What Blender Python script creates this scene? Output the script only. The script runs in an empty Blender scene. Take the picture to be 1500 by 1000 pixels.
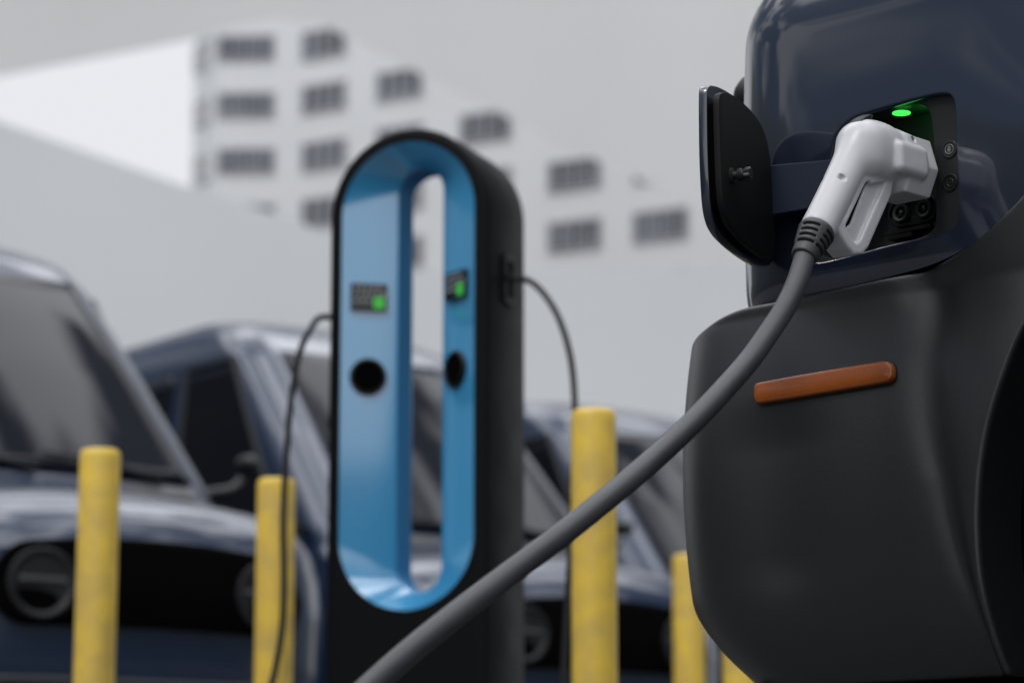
import bpy, bmesh, math, random
import numpy as np
from mathutils import Vector, Matrix
random.seed(7)
PI = math.pi
C = bpy.context.scene.collection
scene = bpy.context.scene

# ------------------------------------------------------------------ camera
FPX = 4000.0
TILT = math.atan(750.0 / FPX)
CAM = Vector((0, 0, 0.2))
FWD = Vector((0, math.cos(TILT), math.sin(TILT)))
UPV = Vector((0, -math.sin(TILT), math.cos(TILT)))
RGT = Vector((1, 0, 0))

def ray(px, py):
    return RGT * ((px - 750) / FPX) + UPV * ((500 - py) / FPX) + FWD

def at(px, py, Y):
    d = ray(px, py)
    return CAM + d * (Y / d.y)

def hit(px, py, P, n):
    d = ray(px, py)
    return CAM + d * ((P - CAM).dot(n) / d.dot(n))

cam_d = bpy.data.cameras.new('camera')
cam = bpy.data.objects.new('camera', cam_d); C.objects.link(cam)
cam.location = CAM
cam.rotation_euler = (PI / 2 + TILT, 0, 0)
cam_d.sensor_width = 36; cam_d.lens = 36 * FPX / 1500
cam_d.clip_start = 0.05; cam_d.clip_end = 3000
cam_d.dof.use_dof = True; cam_d.dof.focus_distance = 3.58; cam_d.dof.aperture_fstop = 4.0
scene.camera = cam

# ------------------------------------------------------------------ object helpers
def tag(o, label=None, cat=None, group=None, kind=None):
    if label: o['label'] = label
    if cat: o['category'] = cat
    if group: o['group'] = group
    if kind: o['kind'] = kind
    return o

def empty(name, loc=(0, 0, 0), rz=0.0):
    o = bpy.data.objects.new(name, None); C.objects.link(o)
    o.location = loc; o.rotation_euler = (0, 0, rz); o.empty_display_size = 0.1
    return o

def mesh_obj(name, verts, faces, mat, parent=None, smooth=True, sharp=None, world=True, solid=0):
    me = bpy.data.meshes.new(name)
    vs = [tuple(v) for v in verts]
    me.from_pydata(vs, [], [tuple(f) for f in faces])
    me.validate(); me.update()
    if smooth:
        me.polygons.foreach_set('use_smooth', [True] * len(me.polygons))
        if sharp: me.set_sharp_from_angle(angle=math.radians(sharp))
    me.materials.append(mat)
    o = bpy.data.objects.new(name, me); C.objects.link(o)
    if parent:
        o.parent = parent
        if world:
            o.matrix_parent_inverse = wm(parent).inverted()
    return o

def wm(o):
    m = Matrix.Translation(o.location) @ o.rotation_euler.to_matrix().to_4x4()
    m = m @ Matrix.Diagonal((*o.scale, 1))
    if o.parent:
        return wm(o.parent) @ o.matrix_parent_inverse @ m
    return m

def rebase(o, base):
    """move a single mesh object's origin to base (mesh verts given in world)"""
    b = Vector(base)
    o.data.transform(Matrix.Translation(-b)); o.location = b
    return o

class MB:
    """mesh builder"""
    def __init__(self): self.v = []; self.f = []
    def add(self, vs, fs):
        n = len(self.v); self.v += [Vector(x) for x in vs]
        self.f += [tuple(i + n for i in f) for f in fs]; return self
    def box(self, c, s, X=(1, 0, 0), Y=(0, 1, 0), Z=(0, 0, 1)):
        c = Vector(c); X, Y, Z = Vector(X), Vector(Y), Vector(Z)
        vs = [c + X * (s[0] / 2 * a) + Y * (s[1] / 2 * b) + Z * (s[2] / 2 * d)
              for d in (-1, 1) for a, b in ((-1, -1), (1, -1), (1, 1), (-1, 1))]
        return self.add(vs, [(3, 2, 1, 0), (4, 5, 6, 7), (0, 1, 5, 4), (1, 2, 6, 5), (2, 3, 7, 6), (3, 0, 4, 7)])
    def grid(self, P, close_u=False):
        """P[i][j] points"""
        ni, nj = len(P), len(P[0])
        vs = [p for row in P for p in row]; fs = []
        for i in range(ni - 1 + (1 if close_u else 0)):
            for j in range(nj - 1):
                a = i * nj + j; b = ((i + 1) % ni) * nj + j
                fs.append((a, b, b + 1, a + 1))
        return self.add(vs, fs)
    def rings(self, R, cap0=True, cap1=True):
        n = len(R[0]); vs = [p for r in R for p in r]; fs = []
        for i in range(len(R) - 1):
            for j in range(n):
                a = i * n + j; b = i * n + (j + 1) % n
                fs.append((a, b, b + n, a + n))
        if cap0: fs.append(tuple(range(n - 1, -1, -1)))
        if cap1: fs.append(tuple(range((len(R) - 1) * n, len(R) * n)))
        return self.add(vs, fs)
    def tube(self, pts, r, n=20, caps=True):
        pts = [Vector(p) for p in pts]
        rs = r if isinstance(r, (list, tuple)) else [r] * len(pts)
        R = []; T0 = None; nrm = None
        for i, p in enumerate(pts):
            t = (pts[min(i + 1, len(pts) - 1)] - pts[max(i - 1, 0)]).normalized()
            if nrm is None:
                nrm = t.orthogonal().normalized()
            else:
                nrm = (nrm - t * nrm.dot(t)).normalized()
            b = t.cross(nrm)
            R.append([p + (nrm * math.cos(2 * PI * k / n) + b * math.sin(2 * PI * k / n)) * rs[i] for k in range(n)])
        return self.rings(R, caps, caps)
    def lathe(self, P, ax, prof, n=32, caps=True):
        """prof: (dist along ax, radius)"""
        P = Vector(P); ax = Vector(ax).normalized(); u = ax.orthogonal().normalized(); w = ax.cross(u)
        R = [[P + ax * h + (u * math.cos(2 * PI * k / n) + w * math.sin(2 * PI * k / n)) * r for k in range(n)] for h, r in prof]
        return self.rings(R, caps, caps)
    def prism(self, poly, nrm, t0, t1, bev=0.0):
        """poly of world points on a plane with normal nrm, extruded between offsets, small bevel on both rims"""
        nrm = Vector(nrm).normalized(); poly = [Vector(p) for p in poly]
        def off(d, inset):
            if inset == 0: return [p + nrm * d for p in poly]
            out = []
            m = len(poly)
            for i, p in enumerate(poly):
                e1 = (p - poly[i - 1]).normalized(); e2 = (poly[(i + 1) % m] - p).normalized()
                n1 = nrm.cross(e1); n2 = nrm.cross(e2); q = (n1 + n2)
                if q.length < 1e-6: q = n1
                q.normalize()
                out.append(p + nrm * d + q * (inset * sg))
            return out
        # orientation
        a = Vector((0, 0, 0))
        for i in range(len(poly)): a += poly[i - 1].cross(poly[i])
        sg = 1 if a.dot(nrm) > 0 else -1
        if bev > 0:
            s = 1 if t1 > t0 else -1
            R = [off(t0, bev), off(t0 + s * bev * .3, bev * .3), off(t0 + s * bev, 0), off(t1 - s * bev, 0), off(t1 - s * bev * .3, bev * .3), off(t1, bev)]
        else:
            R = [off(t0, 0), off(t1, 0)]
        return self.rings(R)
    def obj(self, name, mat, parent=None, smooth=True, sharp=35, world=True):
        o = mesh_obj(name, self.v, self.f, mat, parent, smooth, sharp, world)
        bm = bmesh.new(); bm.from_mesh(o.data)
        bmesh.ops.recalc_face_normals(bm, faces=bm.faces); bm.to_mesh(o.data); bm.free()
        if smooth and sharp: o.data.set_sharp_from_angle(angle=math.radians(sharp))
        return o

def catmull(pts, k=8):
    pts = [Vector(p) for p in pts]; out = []
    for i in range(len(pts) - 1):
        p0 = pts[max(i - 1, 0)]; p1 = pts[i]; p2 = pts[i + 1]; p3 = pts[min(i + 2, len(pts) - 1)]
        for j in range(k):
            t = j / k
            out.append(0.5 * ((2 * p1) + (p2 - p0) * t + (2 * p0 - 5 * p1 + 4 * p2 - p3) * t * t + (3 * p1 - p0 - 3 * p2 + p3) * t ** 3))
    out.append(pts[-1]); return out

def smooth_closed(poly, it=2):
    """Chaikin corner cutting on closed 2D/3D poly"""
    P = [Vector(p) for p in poly]
    for _ in range(it):
        Q = []
        for i in range(len(P)):
            a, b = P[i], P[(i + 1) % len(P)]
            Q += [a * .75 + b * .25, a * .25 + b * .75]
        P = Q
    return P

def resample(poly, n):
    P = [Vector(p) for p in poly]; L = [0]
    for i in range(len(P)): L.append(L[-1] + (P[(i + 1) % len(P)] - P[i]).length)
    out = []; j = 0
    for k in range(n):
        d = L[-1] * k / n
        while L[j + 1] < d: j += 1
        t = (d - L[j]) / max(L[j + 1] - L[j], 1e-9)
        out.append(P[j].lerp(P[(j + 1) % len(P)], t))
    return out

Z0 = Vector((0, 0, 1))
def interp(x, xs, ys): return float(np.interp(x, xs, ys))
def sstep(a, b, x):
    t = min(max((x - a) / (b - a), 0), 1); return t * t * (3 - 2 * t)

# ------------------------------------------------------------------ materials
def new_mat(name):
    m = bpy.data.materials.new(name); m.use_nodes = True
    nt = m.node_tree; b = nt.nodes['Principled BSDF']
    return m, nt, b
def setv(b, **k):
    names = dict(col='Base Color', rough='Roughness', metal='Metallic', coat='Coat Weight', crough='Coat Roughness',
                 spec='Specular IOR Level', ior='IOR', trans='Transmission Weight', ecol='Emission Color', estr='Emission Strength',
                 sss='Subsurface Weight', alpha='Alpha')
    for a, v in k.items():
        if a in ('col', 'ecol'): v = (*v, 1)
        b.inputs[names[a]].default_value = v
def simple(name, col, rough=.5, noise=0.0, nscale=20.0, bump=0.0, bscale=400.0, rvar=0.0, col2=None, bdist=.001, **k):
    m, nt, b = new_mat(name); setv(b, col=col, rough=rough, **k)
    tc = nt.nodes.new('ShaderNodeTexCoord')
    if noise or col2 or rvar:
        n = nt.nodes.new('ShaderNodeTexNoise'); n.inputs['Scale'].default_value = nscale; n.inputs['Detail'].default_value = 6
        nt.links.new(tc.outputs['Object'], n.inputs['Vector'])
        if noise or col2:
            mx = nt.nodes.new('ShaderNodeMix'); mx.data_type = 'RGBA'
            c2 = col2 or tuple(min(1, c * (1 + noise)) for c in col)
            c1 = col if col2 else tuple(c * (1 - noise) for c in col)
            mx.inputs['A'].default_value = (*c1, 1); mx.inputs['B'].default_value = (*c2, 1)
            rp = nt.nodes.new('ShaderNodeMapRange'); rp.inputs['From Min'].default_value = .35; rp.inputs['From Max'].default_value = .65
            nt.links.new(n.outputs['Fac'], rp.inputs['Value']); nt.links.new(rp.outputs['Result'], mx.inputs['Factor'])
            nt.links.new(mx.outputs['Result'], b.inputs['Base Color'])
        if rvar:
            rp = nt.nodes.new('ShaderNodeMapRange'); rp.inputs['From Min'].default_value = .3; rp.inputs['From Max'].default_value = .7
            rp.inputs['To Min'].default_value = max(0, rough - rvar); rp.inputs['To Max'].default_value = rough + rvar
            nt.links.new(n.outputs['Fac'], rp.inputs['Value']); nt.links.new(rp.outputs['Result'], b.inputs['Roughness'])
    if bump:
        n = nt.nodes.new('ShaderNodeTexNoise'); n.inputs['Scale'].default_value = bscale; n.inputs['Detail'].default_value = 2
        nt.links.new(tc.outputs['Object'], n.inputs['Vector'])
        bp = nt.nodes.new('ShaderNodeBump'); bp.inputs['Strength'].default_value = bump; bp.inputs['Distance'].default_value = bdist
        nt.links.new(n.outputs['Fac'], bp.inputs['Height']); nt.links.new(bp.outputs['Normal'], b.inputs['Normal'])
    return m

M = {}
M['navy'] = simple('navy_paint', (.006, .011, .026), .32, metal=.15, coat=1.0, crough=.06, noise=.12, nscale=900, bump=.05, bscale=900, bdist=.0004)
M['navy_satin'] = simple('navy_satin', (.008, .014, .030), .5, spec=.2)
M['navy_van'] = simple('blue_van_paint', (.003, .015, .046), .3, metal=.1, coat=.85, crough=.05, noise=.06, nscale=60)
M['cladding'] = simple('dark_bumper_plastic', (.0065, .0068, .0076), .34, bump=.6, bscale=900, bdist=.0005, spec=.85)
M['black_plastic'] = simple('black_plastic', (.006, .006, .0065), .45, bump=.1, bscale=900, bdist=.0004, spec=.25)
M['liner'] = simple('black_textured_liner', (.005, .005, .0055), .55, bump=.45, bscale=700, bdist=.0006, spec=.2)
M['grey_flange'] = simple('dark_grey_flange', (.016, .0165, .0175), .42, bump=.1, bscale=900, bdist=.0003, spec=.35)
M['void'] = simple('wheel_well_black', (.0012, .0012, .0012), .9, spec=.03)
M['white_plastic'] = simple('white_plastic', (.48, .485, .498), .36, noise=.02, nscale=8, bump=.03, bscale=1500, bdist=.0003)
M['rubber'] = simple('cable_rubber', (.040, .042, .046), .46, noise=.12, nscale=14, rvar=.07, bump=.1, bscale=700, bdist=.0004)
M['boot'] = simple('strain_relief_rubber', (.030, .031, .033), .5, noise=.08, nscale=60, bump=.06, bscale=900, bdist=.0004)
M['amber'] = simple('amber_lens', (.24, .058, .005), .22, noise=.05, nscale=200, spec=.6)
M['amber_dark'] = simple('marker_seat_shadow', (.006, .005, .005), .4)
M['icon'] = simple('icon_grey', (.16, .16, .16), .5)
M['charger_black'] = simple('charger_black_coat', (.0036, .0038, .0043), .5, rvar=.05, nscale=8, bump=.15, bscale=500, bdist=.0005, spec=.1)
M['charger_blue'] = simple('charger_blue_coat', (.046, .275, .51), .22, spec=.7, coat=1.0, crough=.12, noise=.03, nscale=4)
M['slot_blue'] = simple('charger_slot_lining', (.030, .20, .40), .6, spec=.1, noise=.03, nscale=4)
M['screen_black'] = simple('screen_black', (.008, .008, .009), .2)
M['yellow'] = simple('yellow_bollard_paint', (.76, .52, .06), .5, col2=(.58, .40, .09), nscale=14, bump=.2, bscale=60, bdist=.002)
M['glass'] = simple('tinted_glass', (.004, .005, .009), .04, spec=.13)
M['trim'] = simple('van_trim_black', (.008, .008, .009), .4)
M['grey_seat'] = simple('grey_trim', (.012, .0125, .014), .5, spec=.3)
M['lead'] = simple('thin_lead_rubber', (.016, .016, .018), .5, spec=.3)
M['chrome'] = simple('lamp_reflector', (.35, .36, .38), .2, metal=.9)
M['tyre'] = simple('tyre_rubber', (.014, .014, .014), .75, bump=.3, bscale=80)
M['wall_white'] = simple('white_render', (.74, .75, .76), .75, noise=.03, nscale=.12, bump=.2, bscale=3, bdist=.02)
M['wall_pale'] = simple('pale_render', (.64, .655, .665), .75, noise=.03, nscale=.1, bump=.2, bscale=2, bdist=.02)
M['canopy'] = simple('pale_concrete', (.61, .615, .615), .75, noise=.04, nscale=.08)
M['win_glass'] = simple('office_glass', (.12, .125, .15), .15, noise=.35, nscale=.5)
M['win_frame'] = simple('window_frame_grey', (.42, .43, .44), .5)
M['asphalt'] = simple('asphalt', (.055, .056, .058), .85, noise=.2, nscale=3, bump=.5, bscale=90, bdist=.004)
M['concrete'] = simple('kerb_concrete', (.32, .32, .31), .8, noise=.1, nscale=6)

for k_, v_ in (('navy_van', 1.52), ('navy', 1.7), ('charger_blue', 1.9)): M[k_].node_tree.nodes['Principled BSDF'].inputs['Coat IOR'].default_value = v_
def emis(name, col, s):
    m, nt, b = new_mat(name); setv(b, col=(0, 0, 0), ecol=col, estr=s); return m
M['green_led'] = emis('green_led', (.06, 1.0, .10), 1.7)
M['green_px'] = emis('screen_green', (.06, .62, .06), .8)
M['white_px'] = emis('screen_white', (.4, .42, .44), .6)

# ------------------------------------------------------------------ world + sun
SUN_EL, SUN_AZ = 52, 215      # azimuth clockwise from +Y of the direction the light comes from
w = bpy.data.worlds.new('World'); scene.world = w; w.use_nodes = True
nt = w.node_tree; bg = nt.nodes['Background']; bg.inputs['Strength'].default_value = .1
sky = nt.nodes.new('ShaderNodeTexSky'); sky.sky_type = 'NISHITA'; sky.sun_disc = False
sky.sun_elevation = math.radians(SUN_EL); sky.sun_rotation = math.radians(SUN_AZ)
tc = nt.nodes.new('ShaderNodeTexCoord')
mp = nt.nodes.new('ShaderNodeMapping'); mp.inputs['Scale'].default_value = (1.0, 1.0, 2.0); mp.inputs['Location'].default_value = (.3, .1, .2)
ns = nt.nodes.new('ShaderNodeTexNoise'); ns.inputs['Scale'].default_value = 5.0; ns.inputs['Detail'].default_value = 3.5; ns.inputs['Roughness'].default_value = .45
nt.links.new(tc.outputs['Generated'], mp.inputs['Vector']); nt.links.new(mp.outputs['Vector'], ns.inputs['Vector'])
cr = nt.nodes.new('ShaderNodeMapRange'); cr.inputs['From Min'].default_value = .46; cr.inputs['From Max'].default_value = .55
nt.links.new(ns.outputs['Fac'], cr.inputs['Value'])
sx = nt.nodes.new('ShaderNodeSeparateXYZ'); nt.links.new(tc.outputs['Generated'], sx.inputs['Vector'])
def rng(src, a, b, c, d):
    n = nt.nodes.new('ShaderNodeMapRange'); n.interpolation_type = 'SMOOTHSTEP'
    for k, v in zip(('From Min', 'From Max', 'To Min', 'To Max'), (a, b, c, d)): n.inputs[k].default_value = v
    nt.links.new(src, n.inputs['Value']); return n.outputs['Result']
def mth(op, a, b):
    n = nt.nodes.new('ShaderNodeMath'); n.operation = op
    for i, v in enumerate((a, b)):
        if isinstance(v, (int, float)): n.inputs[i].default_value = v
        else: nt.links.new(v, n.inputs[i])
    return n.outputs[0]
# bright haze low over the far side, thick bright cloud overhead, broken cloud elsewhere
haze_far = mth('MULTIPLY', rng(sx.outputs['Z'], .30, .55, 1, 0), rng(sx.outputs['Y'], .45, .8, 0, 1))
overhead = rng(sx.outputs['Z'], .50, .88, 0, 1)
cover = mth('MAXIMUM', mth('MAXIMUM', cr.outputs['Result'], haze_far), mth('MULTIPLY', overhead, .10))
behind = mth('MULTIPLY', rng(sx.outputs['Y'], -.55, -.90, 0, 1), rng(sx.outputs['Z'], .55, .75, 1, 0))
cover = mth('MAXIMUM', cover, behind)
mx = nt.nodes.new('ShaderNodeMix'); mx.data_type = 'RGBA'
cc = nt.nodes.new('ShaderNodeVectorMath'); cc.operation = 'SCALE'; cc.inputs[0].default_value = (8.0, 8.15, 8.5)
nt.links.new(mth('ADD', mth('ADD', mth('MULTIPLY', haze_far, .92), mth('ADD', .42, mth('MULTIPLY', rng(sx.outputs['X'], -.4, -.85, 0, 1), .70))), mth('ADD', mth('MULTIPLY', overhead, 6.0), mth('MULTIPLY', behind, 1.5))), cc.inputs['Scale'])
nt.links.new(cc.outputs['Vector'], mx.inputs['B'])
nt.links.new(cover, mx.inputs['Factor']); sk_ = nt.nodes.new('ShaderNodeVectorMath'); sk_.operation = 'SCALE'; sk_.inputs['Scale'].default_value = .6
nt.links.new(sky.outputs['Color'], sk_.inputs[0]); nt.links.new(sk_.outputs['Vector'], mx.inputs['A'])
nt.links.new(mx.outputs['Result'], bg.inputs['Color'])

sl = bpy.data.lights.new('sun', 'SUN'); sl.energy = 1.4; sl.angle = math.radians(12); sl.color = (1, .97, .93)
so = bpy.data.objects.new('sun', sl); C.objects.link(so)
az = math.radians(SUN_AZ); el = math.radians(SUN_EL)
sd = Vector((math.sin(az) * math.cos(el), math.cos(az) * math.cos(el), math.sin(el)))
so.rotation_euler = sd.to_track_quat('Z', 'Y').to_euler(); so.location = (0, 0, 30)

scene.view_settings.view_transform = 'Standard'; scene.view_settings.look = 'None'
scene.view_settings.exposure = -.40; scene.view_settings.gamma = 1
scene.render.engine = 'CYCLES'
scene.cycles.use_denoising = True
scene.cycles.max_bounces = 8
scene.cycles.sample_clamp_indirect = 4

# ------------------------------------------------------------------ ground
tag(MB().grid([[(-400, -150, 0), (-400, 800, 0)], [(400, -150, 0), (400, 800, 0)]]).obj('ground', M['asphalt']), kind='structure')

M['blocker'] = simple('blocker_dark_green', (.030, .034, .022), .9, noise=.3, nscale=.3)  # unseen dark ring, added to block low sky from the reflections
hg_ = []
rh = random.Random(5)
for i in range(73):
    a = math.radians(-236 + 256 * i / 72)         # from beyond the left, round behind the camera, to the right
    e = math.degrees(a)
    top = (math.tan(math.radians(17.5)) if e < -120 else math.tan(math.radians(9))) * 90
    top = 90 * math.tan(math.radians(19 - 15.5 * sstep(-150, -120, e) + 9 * sstep(-50, -30, e))) * min(1, (i + 1) / 4, (73 - i) / 10) * rh.uniform(.93, 1.05)
    d = Vector((math.cos(a), math.sin(a), 0))
    hg_.append([d * 62 + Vector((0, 0, -.5)), d * 72 + Z0 * top * .5, d * 82 + Z0 * top * .85, d * 92 + Z0 * top, d * 120 + Z0 * top * .8, d * 160 + Z0 * -1.0])
tag(MB().grid(hg_).obj('reflection_blocker', M['blocker']), kind='structure')

# ------------------------------------------------------------------ far buildings
def wall_building():
    A = at(280, 300, 166); B = at(312, 300, 151); Cc = at(427, 300, 149.5)
    E = Vector((.875, -.485, 0)).normalized()
    D = Cc + E * 60
    H = 62.0
    base = [Vector((p.x, p.y, 0)) for p in (A, B, Cc, D)]
    nb = Vector((.485, .875, 0)) * 22
    foot = base + [base[3] + nb, base[0] + nb + Vector((2, 0, 0))]
    root = empty('office_building', (base[2].x, base[2].y, 0))
    tag(root, 'tall white office building with rows of dark windows far behind the vans', 'building')
    mb = MB(); mb.rings([[p + Vector((0, 0, 0)) for p in foot], [p + Vector((0, 0, H)) for p in foot]])
    mb.obj('wall', M['wall_white'], root, smooth=False)
    def window(P, X, w_, h_, n_):
        X = X.normalized(); out = Vector((X.y, -X.x, 0)); Z = Vector((0, 0, 1))
        f = MB(); t = .12
        for s in (-1, 1):
            f.box(P + X * (s * (w_ / 2 - t / 2)) + out * .02, (t, .16, h_), X, out, Z)
            f.box(P + Z * (s * (h_ / 2 - t / 2)) + out * .02, (w_ - 2 * t, .16, t), X, out, Z)
        for k in range(1, n_):
            f.box(P + X * (-w_ / 2 + w_ * k / n_) + out * .02, (.14, .14, h_ - 2 * t), X, out, Z)
        wo = f.obj('window', M['win_frame'], root, smooth=False)
        g = MB().box(P + out * .01, (w_ - 2 * t, .05, h_ - 2 * t), X, out, Z)
        g.obj('pane', M['win_glass'], wo, smooth=False)
    def place(px, py, Q, X, w_, h_=1.7, n_=4):
        out = Vector((X.y, -X.x, 0)).normalized()
        window(hit(px, py, Q, out), X, w_, h_, n_)
    X1 = (Cc - B); X0 = (B - A)
    for y in (-12, 71, 154, 236, 318):
        place(361, y, B, X1, 3.55, 1.55)
        place(297, y + 12, A, X0, 12.5, 1.6, 4)
    rows = {475: (-18, 64, 143, 227, 310), 586: (44, 124, 206, 288, 370), 712: (20, 103, 186, 271, 356), 842: (0, 84, 169, 256, 345, 434), 968: (67, 154, 241, 330, 420)}
    for x, ys in rows.items():
        for y in ys: place(x, y, Cc, E, 3.0 if x < 700 else 3.2, 1.72)
wall_building()

def slab_outline(name, pts, Y, depth, mat, label, cat, yaw=0.0, rise=0.0):
    P0 = at(600, 300, Y); n = Vector((math.sin(yaw), -math.cos(yaw), 0))
    poly = [hit(x, y, P0, n) for x, y in pts]
    for p in poly: p.z = max(p.z, 0.0)
    back = [p - n * depth + Vector((0, 0, rise)) for p in poly]
    o = MB().rings([poly, back]).obj(name, mat, smooth=False)
    b = Vector((sum(p.x for p in poly) / len(poly), Y, 0))
    rebase(o, b)
    return tag(o, label, cat)
slab_outline('sloping_wall', [(-900, 1300), (-900, -130), (0, 178), (270, 272), (400, 312), (470, 338), (605, 396), (800, 398), (1100, 392), (1900, 380), (1900, 1300)],
             75, .8, M['wall_pale'], 'long pale wall with sloping top edge below the office windows', 'wall')
cano = [(-900, -900), (-900, 270), (0, 112), (180, 78), (285, 58), (330, 40), (400, 28), (470, 34), (515, 58), (570, 84), (622, 112), (700, 150), (765, 182), (820, 212),
        (885, 240), (960, 272), (1020, 304), (1100, 345), (1400, 520), (1500, 1300), (2500, 1300), (2500, -900)]
slab_outline('concrete_canopy', cano, 95, 2.0, M['canopy'], 'huge pale concrete canopy sweeping above the office windows', 'canopy', yaw=-.12, rise=1.2)

# ------------------------------------------------------------------ bollards
def bollard(px, ptop, Y, label, d=.102, h=None):
    T = at(px, ptop, Y); h = T.z; r = d / 2
    root = empty('bollard', (T.x, T.y, 0))
    tag(root, label, 'bollard', 'yellow bollards in front of the charging bays')
    m = MB(); m.lathe((T.x, T.y, 0), (0, 0, 1), [(0, r), (h * .3, r), (h * .6, r), (h - .02, r), (h - .008, r * .96), (h - .001, r * .86), (h, r * .6)], 40)
    m.obj('post', M['yellow'], root)
    MB().lathe((T.x, T.y, 0.002), (0, 0, 1), [(0, r * 1.9), (.012, r * 1.85), (.016, r * 1.3)], 32).obj('base_plate', M['yellow'], root)
    return root
bollard(147, 658, 6.80, 'yellow bollard in front of the black grille of the leftmost van')
bollard(405, 701, 7.25, 'yellow bollard left of the charger with a thin black cable hanging before it')
bollard(869, 600, 6.12, 'widest yellow bollard, behind the thick grey cable just right of the charger')
bollard(1008, 812, 9.1, 'small yellow bollard peeking out just left of the dark bumper', d=.105)
bollard(1083, 905, 8.6, 'yellow bollard almost hidden behind the lower corner of the dark bumper', d=.108)

# ------------------------------------------------------------------ charger
def charger():
    th = math.radians(22)
    X = Vector((math.cos(th), -math.sin(th), 0)); OUT = Vector((-math.sin(th), -math.cos(th), 0)); Z = Vector((0, 0, 1))
    yc = 6.40
    Cf = at(595, 550, yc)            # centre of the front face
    zc = Cf.z; base = Vector((Cf.x, Cf.y, 0))
    top = at(600, 207, yc).z; bot = at(595, 893, yc).z
    zc = (top + bot) / 2; HH = (top - bot) / 2
    R = .174; ch = HH - R; D = .25
    root = empty('charging_station', base - OUT * (D / 2))
    tag(root, 'black charging station with rounded top and sky blue ring around a tall slot', 'charging station')
    def P(x, z, d): return Vector((base.x, base.y, 0)) + X * x + OUT * (-d) + Z * z
    n = 48
    def stadium(r, c, zc_, nn=n, nst=12):
        """closed ccw loop beginning at right side of the upper arc"""
        o = []
        for k in range(nn + 1):
            a = PI * k / nn; o.append((r * math.cos(a), zc_ + c + r * math.sin(a)))
        for k in range(1, nst): o.append((-r, zc_ + c - 2 * c * k / nst))
        for k in range(nn + 1):
            a = PI + PI * k / nn; o.append((r * math.cos(a), zc_ - c + r * math.sin(a)))
        for k in range(1, nst): o.append((r, zc_ - c + 2 * c * k / nst))
        return o
    outer = stadium(R, ch, zc)
    ri = .058; inner = stadium(ri, HH - .05 - ri, zc)
    # shell outline: arc top + straight down to the ground (same point count)
    Rs = .207; W = []
    for k in range(n + 1):
        a = PI * k / n; W.append((Rs * math.cos(a), zc + ch + Rs * math.sin(a)))
    for k in range(1, 12): W.append((-Rs, zc + ch - (zc + ch) * k / 12))
    for k in range(n + 1): W.append((-Rs + 2 * Rs * k / n, 0))
    for k in range(1, 12): W.append((Rs, (zc + ch) * k / 12))
    def scale_in(loop, e): 
        o = []
        for x, z in loop:
            if z > zc + ch:
                dx, dz = x, z - (zc + ch); L = math.hypot(dx, dz); o.append((x - dx / L * e, z - dz / L * e))
            else: o.append((x - math.copysign(e, x) if abs(abs(x) - Rs) < 1e-6 else x, z))
        return o
    sh = MB()
    b = .012
    rows = [([(x, z) for x, z in outer], .002), (scale_in(W, b), 0), (scale_in(W, b * .3), b * .3), (W, b), (W, D - b), (scale_in(W, b * .3), D - b * .3), (scale_in(W, b), D), (outer, D - .002)]
    Rr = [[P(x, z, d) for x, z in lp] for lp, d in rows]
    sh.rings(Rr, False, False)
    sh.obj('housing', M['charger_black'], root, sharp=40)
    # funnel and slot
    def lerp(a, b_, t): return [(x0 + (x1 - x0) * t, z0 + (z1 - z0) * t) for (x0, z0), (x1, z1) in zip(a, b_)]
    fd = .08
    def rg(rw): return [[P(x, z, d) for x, z in lp] for lp, d in rw]
    rows = [(outer, .002), (lerp(outer, inner, .5), .002 + fd * .5)]
    prof = [(1.0 - .05, fd * .955), (1.0 - .02, fd * .99), (1.0, fd + .006)]
    for t, d in prof: rows.append((lerp(outer, inner, t), d))
    back = [(lp, D - d) for lp, d in reversed(rows)]
    fb = MB().rings(rg(rows), False, False); fb.rings(rg(back), False, False)
    MB().rings(rg([(inner, fd + .006), (inner, D / 2), (inner, D - fd - .006)]), False, False).obj('slot_lining', M['slot_blue'], root, sharp=28)
    fb.obj('blue_ring', M['charger_blue'], root, sharp=28)
    # funnel face frames (left and right)
    def face(side):
        xo, xi = side * R, side * ri
        a = P(xo, zc, .002); c = P(xi, zc, fd); d = (c - a).normalized()
        nrm = d.cross(Z) * (1 if side < 0 else 1)
        if nrm.dot(OUT) < 0: nrm = -nrm
        return a, d, nrm, (c - a).length
    for side, (sx_, sy_), (hx_, hy_) in ((-1, (540, 436), (539, 552)), (1, (671, 418), (668, 541))):
        a, d, nrm, L = face(side)
        dx = d if side < 0 else -d
        S = hit(sx_, sy_, a, nrm)
        pnl = MB().box(S + nrm * .004, (.088, .012, .066), dx, nrm, Z).obj('screen', M['screen_black'], root, smooth=False)
        t = MB()
        rnd = random.Random(3)
        for r_ in range(3):
            x = -.036
            lim = .034 if r_ < 2 else .004
            while x < lim:
                wd = rnd.uniform(.005, .012)
                t.box(S + nrm * .0105 + dx * (x + wd / 2) + Z * (.022 - r_ * .016), (wd, .001, .0055), dx, nrm, Z)
                x += wd + .006
        t.obj('text_rows', M['white_px'], pnl, smooth=False)
        g = MB().box(S + nrm * .0105 + dx * .024 + Z * -.014, (.026, .001, .028), dx, nrm, Z)
        g.obj('status_light', M['green_px'], pnl, smooth=False)
        Hh = hit(hx_, hy_, a, nrm)
        so_ = MB().lathe(Hh - nrm * .002, nrm, [(0, .045), (.008, .045), (.010, .043), (.010, .038), (.004, .036)], 40).obj('socket', M['black_plastic'], root)
        MB().lathe(Hh - nrm * .001, nrm, [(0, .037), (.0045, .037)], 32).obj('socket_cover', M['void'], so_)
    # side holster
    hz_ = at(750, 405, yc).z
    sp = P(Rs + .003, hz_, D * .52)
    ho = MB()
    for dz in (-.053, .053): ho.box(sp + Z * dz, (.012, .06, .012), X, OUT, Z)
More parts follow.
